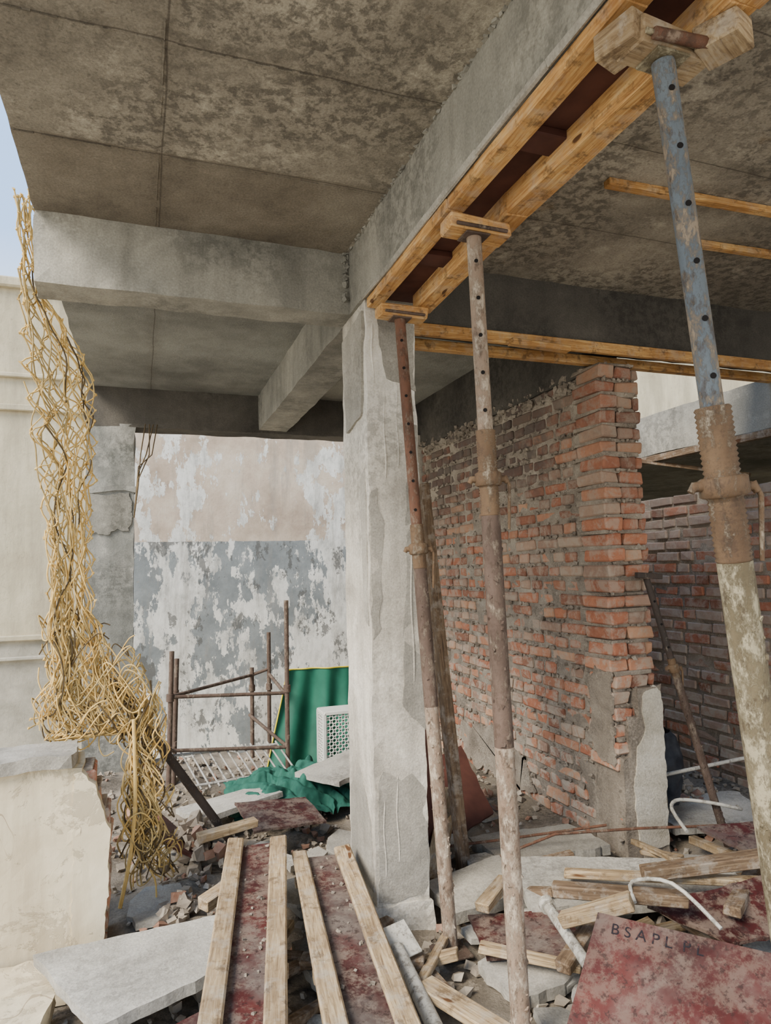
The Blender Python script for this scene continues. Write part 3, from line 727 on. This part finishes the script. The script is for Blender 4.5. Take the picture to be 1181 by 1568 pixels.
wp=B();wp.tube([(.855,2.37,.17),(.84,1.98,.12),(.82,1.5,.09)],.025,14,0);wp.cbox(Matrix.Translation((.855,2.39,.18))@Matrix.Rotation(.5,4,'X')@Matrix.Rotation(.2,4,'Z'),(.15,.13,.008),0,.002)
wp.obj('fallen_prop_tube',[M_white])
wp=B();wp.tube([(1.45,2.33,.22),(1.42,2.0,.14)],.020,12,0);wp.tube([(1.45,2.33,.22),(1.455,2.36,.225)],.030,12,0);wp.obj('fallen_prop_tube',[M_white])
wp=B();wp.tube(smooth([V(1.66,2.1,.30),V(1.70,2.16,.34),V(1.76,2.02,.38),V(1.80,1.85,.3)],4),.007,10,0);wp.obj('bent_white_tube',[M_white])
wp=B();wp.tube(smooth([V(2.50,2.75,.2),V(2.55,2.9,.25),V(2.62,2.95,.27),V(2.70,2.92,.27),V(2.78,2.82,.27),V(2.86,2.78,.25),V(2.94,2.84,.22),V(3.0,2.92,.2)],3),.009,10,0);wp.tube([(2.65,3.1,.35),(3.3,3.0,.42)],.010,10,0);wp.obj('pvc_conduit_pipe',[M_white])
rr=B();rr.tube([(1.55,3.0,.12),(1.9,2.97,.2),(2.3,2.85,.21),(2.6,2.78,.2),(3.2,2.6,.2)],.007,8,0);rr.tube([(1.2,3.3,.1),(1.7,3.15,.14),(2.2,2.97,.2)],.007,8,0);rr.obj('reinforcement_bar',[M_rust])
sk=B()
def sack(u,v):
    a=u*2*math.pi;h=v;r=.13*(math.sin(math.pi*min(1,.12+.88*(1-v)))**.5)
    n=noise.fractal(V(math.cos(a)*2,math.sin(a)*2,v*4),1,2,4)
    return V(2.86+(r+.035*n)*math.cos(a),3.35+(r+.035*n)*math.sin(a),.02+.5*h+.02*n)
sk.sheet(sack,48,28,0);sk.obj('dark_plastic_sack',[M_sack])

# ------------------------------------------------------------------ light
w=bpy.data.worlds.new('world');bpy.context.scene.world=w;w.use_nodes=True;nt_=w.node_tree;bg=nt_.nodes['Background']
tcw=nt_.nodes.new('ShaderNodeTexCoord');sx=nt_.nodes.new('ShaderNodeSeparateXYZ');rp=nt_.nodes.new('ShaderNodeValToRGB')
nt_.links.new(tcw.outputs['Generated'],sx.inputs[0]);nt_.links.new(sx.outputs['Z'],rp.inputs[0]);nt_.links.new(rp.outputs[0],bg.inputs[0])
e=rp.color_ramp.elements;e[0].position=0;e[0].color=(1,.95,.86,1);e[1].position=.75;e[1].color=(.28,.46,.80,1)
x=e.new(.22);x.color=(.88,.90,.92,1);x=e.new(.42);x.color=(.34,.53,.86,1)
bg.inputs[1].default_value=2.7
sun=bpy.data.lights.new('sun','SUN');sun.energy=8.0;sun.angle=math.radians(25);sun.color=(1,.91,.78)
so_=bpy.data.objects.new('sun',sun);bpy.context.collection.objects.link(so_)
so_.rotation_euler=V(.85,.42,-.80).to_track_quat('-Z','Y').to_euler()

# ------------------------------------------------------------------ camera
yaw=math.radians(19.7); p=math.radians(4.8); r=math.radians(1.3)
f0=V(math.sin(yaw)*math.cos(p),math.cos(yaw)*math.cos(p),math.sin(p))
r0=V(math.cos(yaw),-math.sin(yaw),0); u0=r0.cross(f0)
R=r0*math.cos(r)-u0*math.sin(r); U=u0*math.cos(r)+r0*math.sin(r)
cam=bpy.data.cameras.new('camera'); co=bpy.data.objects.new('camera',cam); bpy.context.collection.objects.link(co)
M=Matrix((R,U,-f0)).transposed().to_4x4(); M.translation=V(0,0,1.5); co.matrix_world=M
cam.sensor_fit='VERTICAL'; cam.sensor_height=36; cam.lens=24;cam.clip_start=.02
bpy.context.scene.camera=co
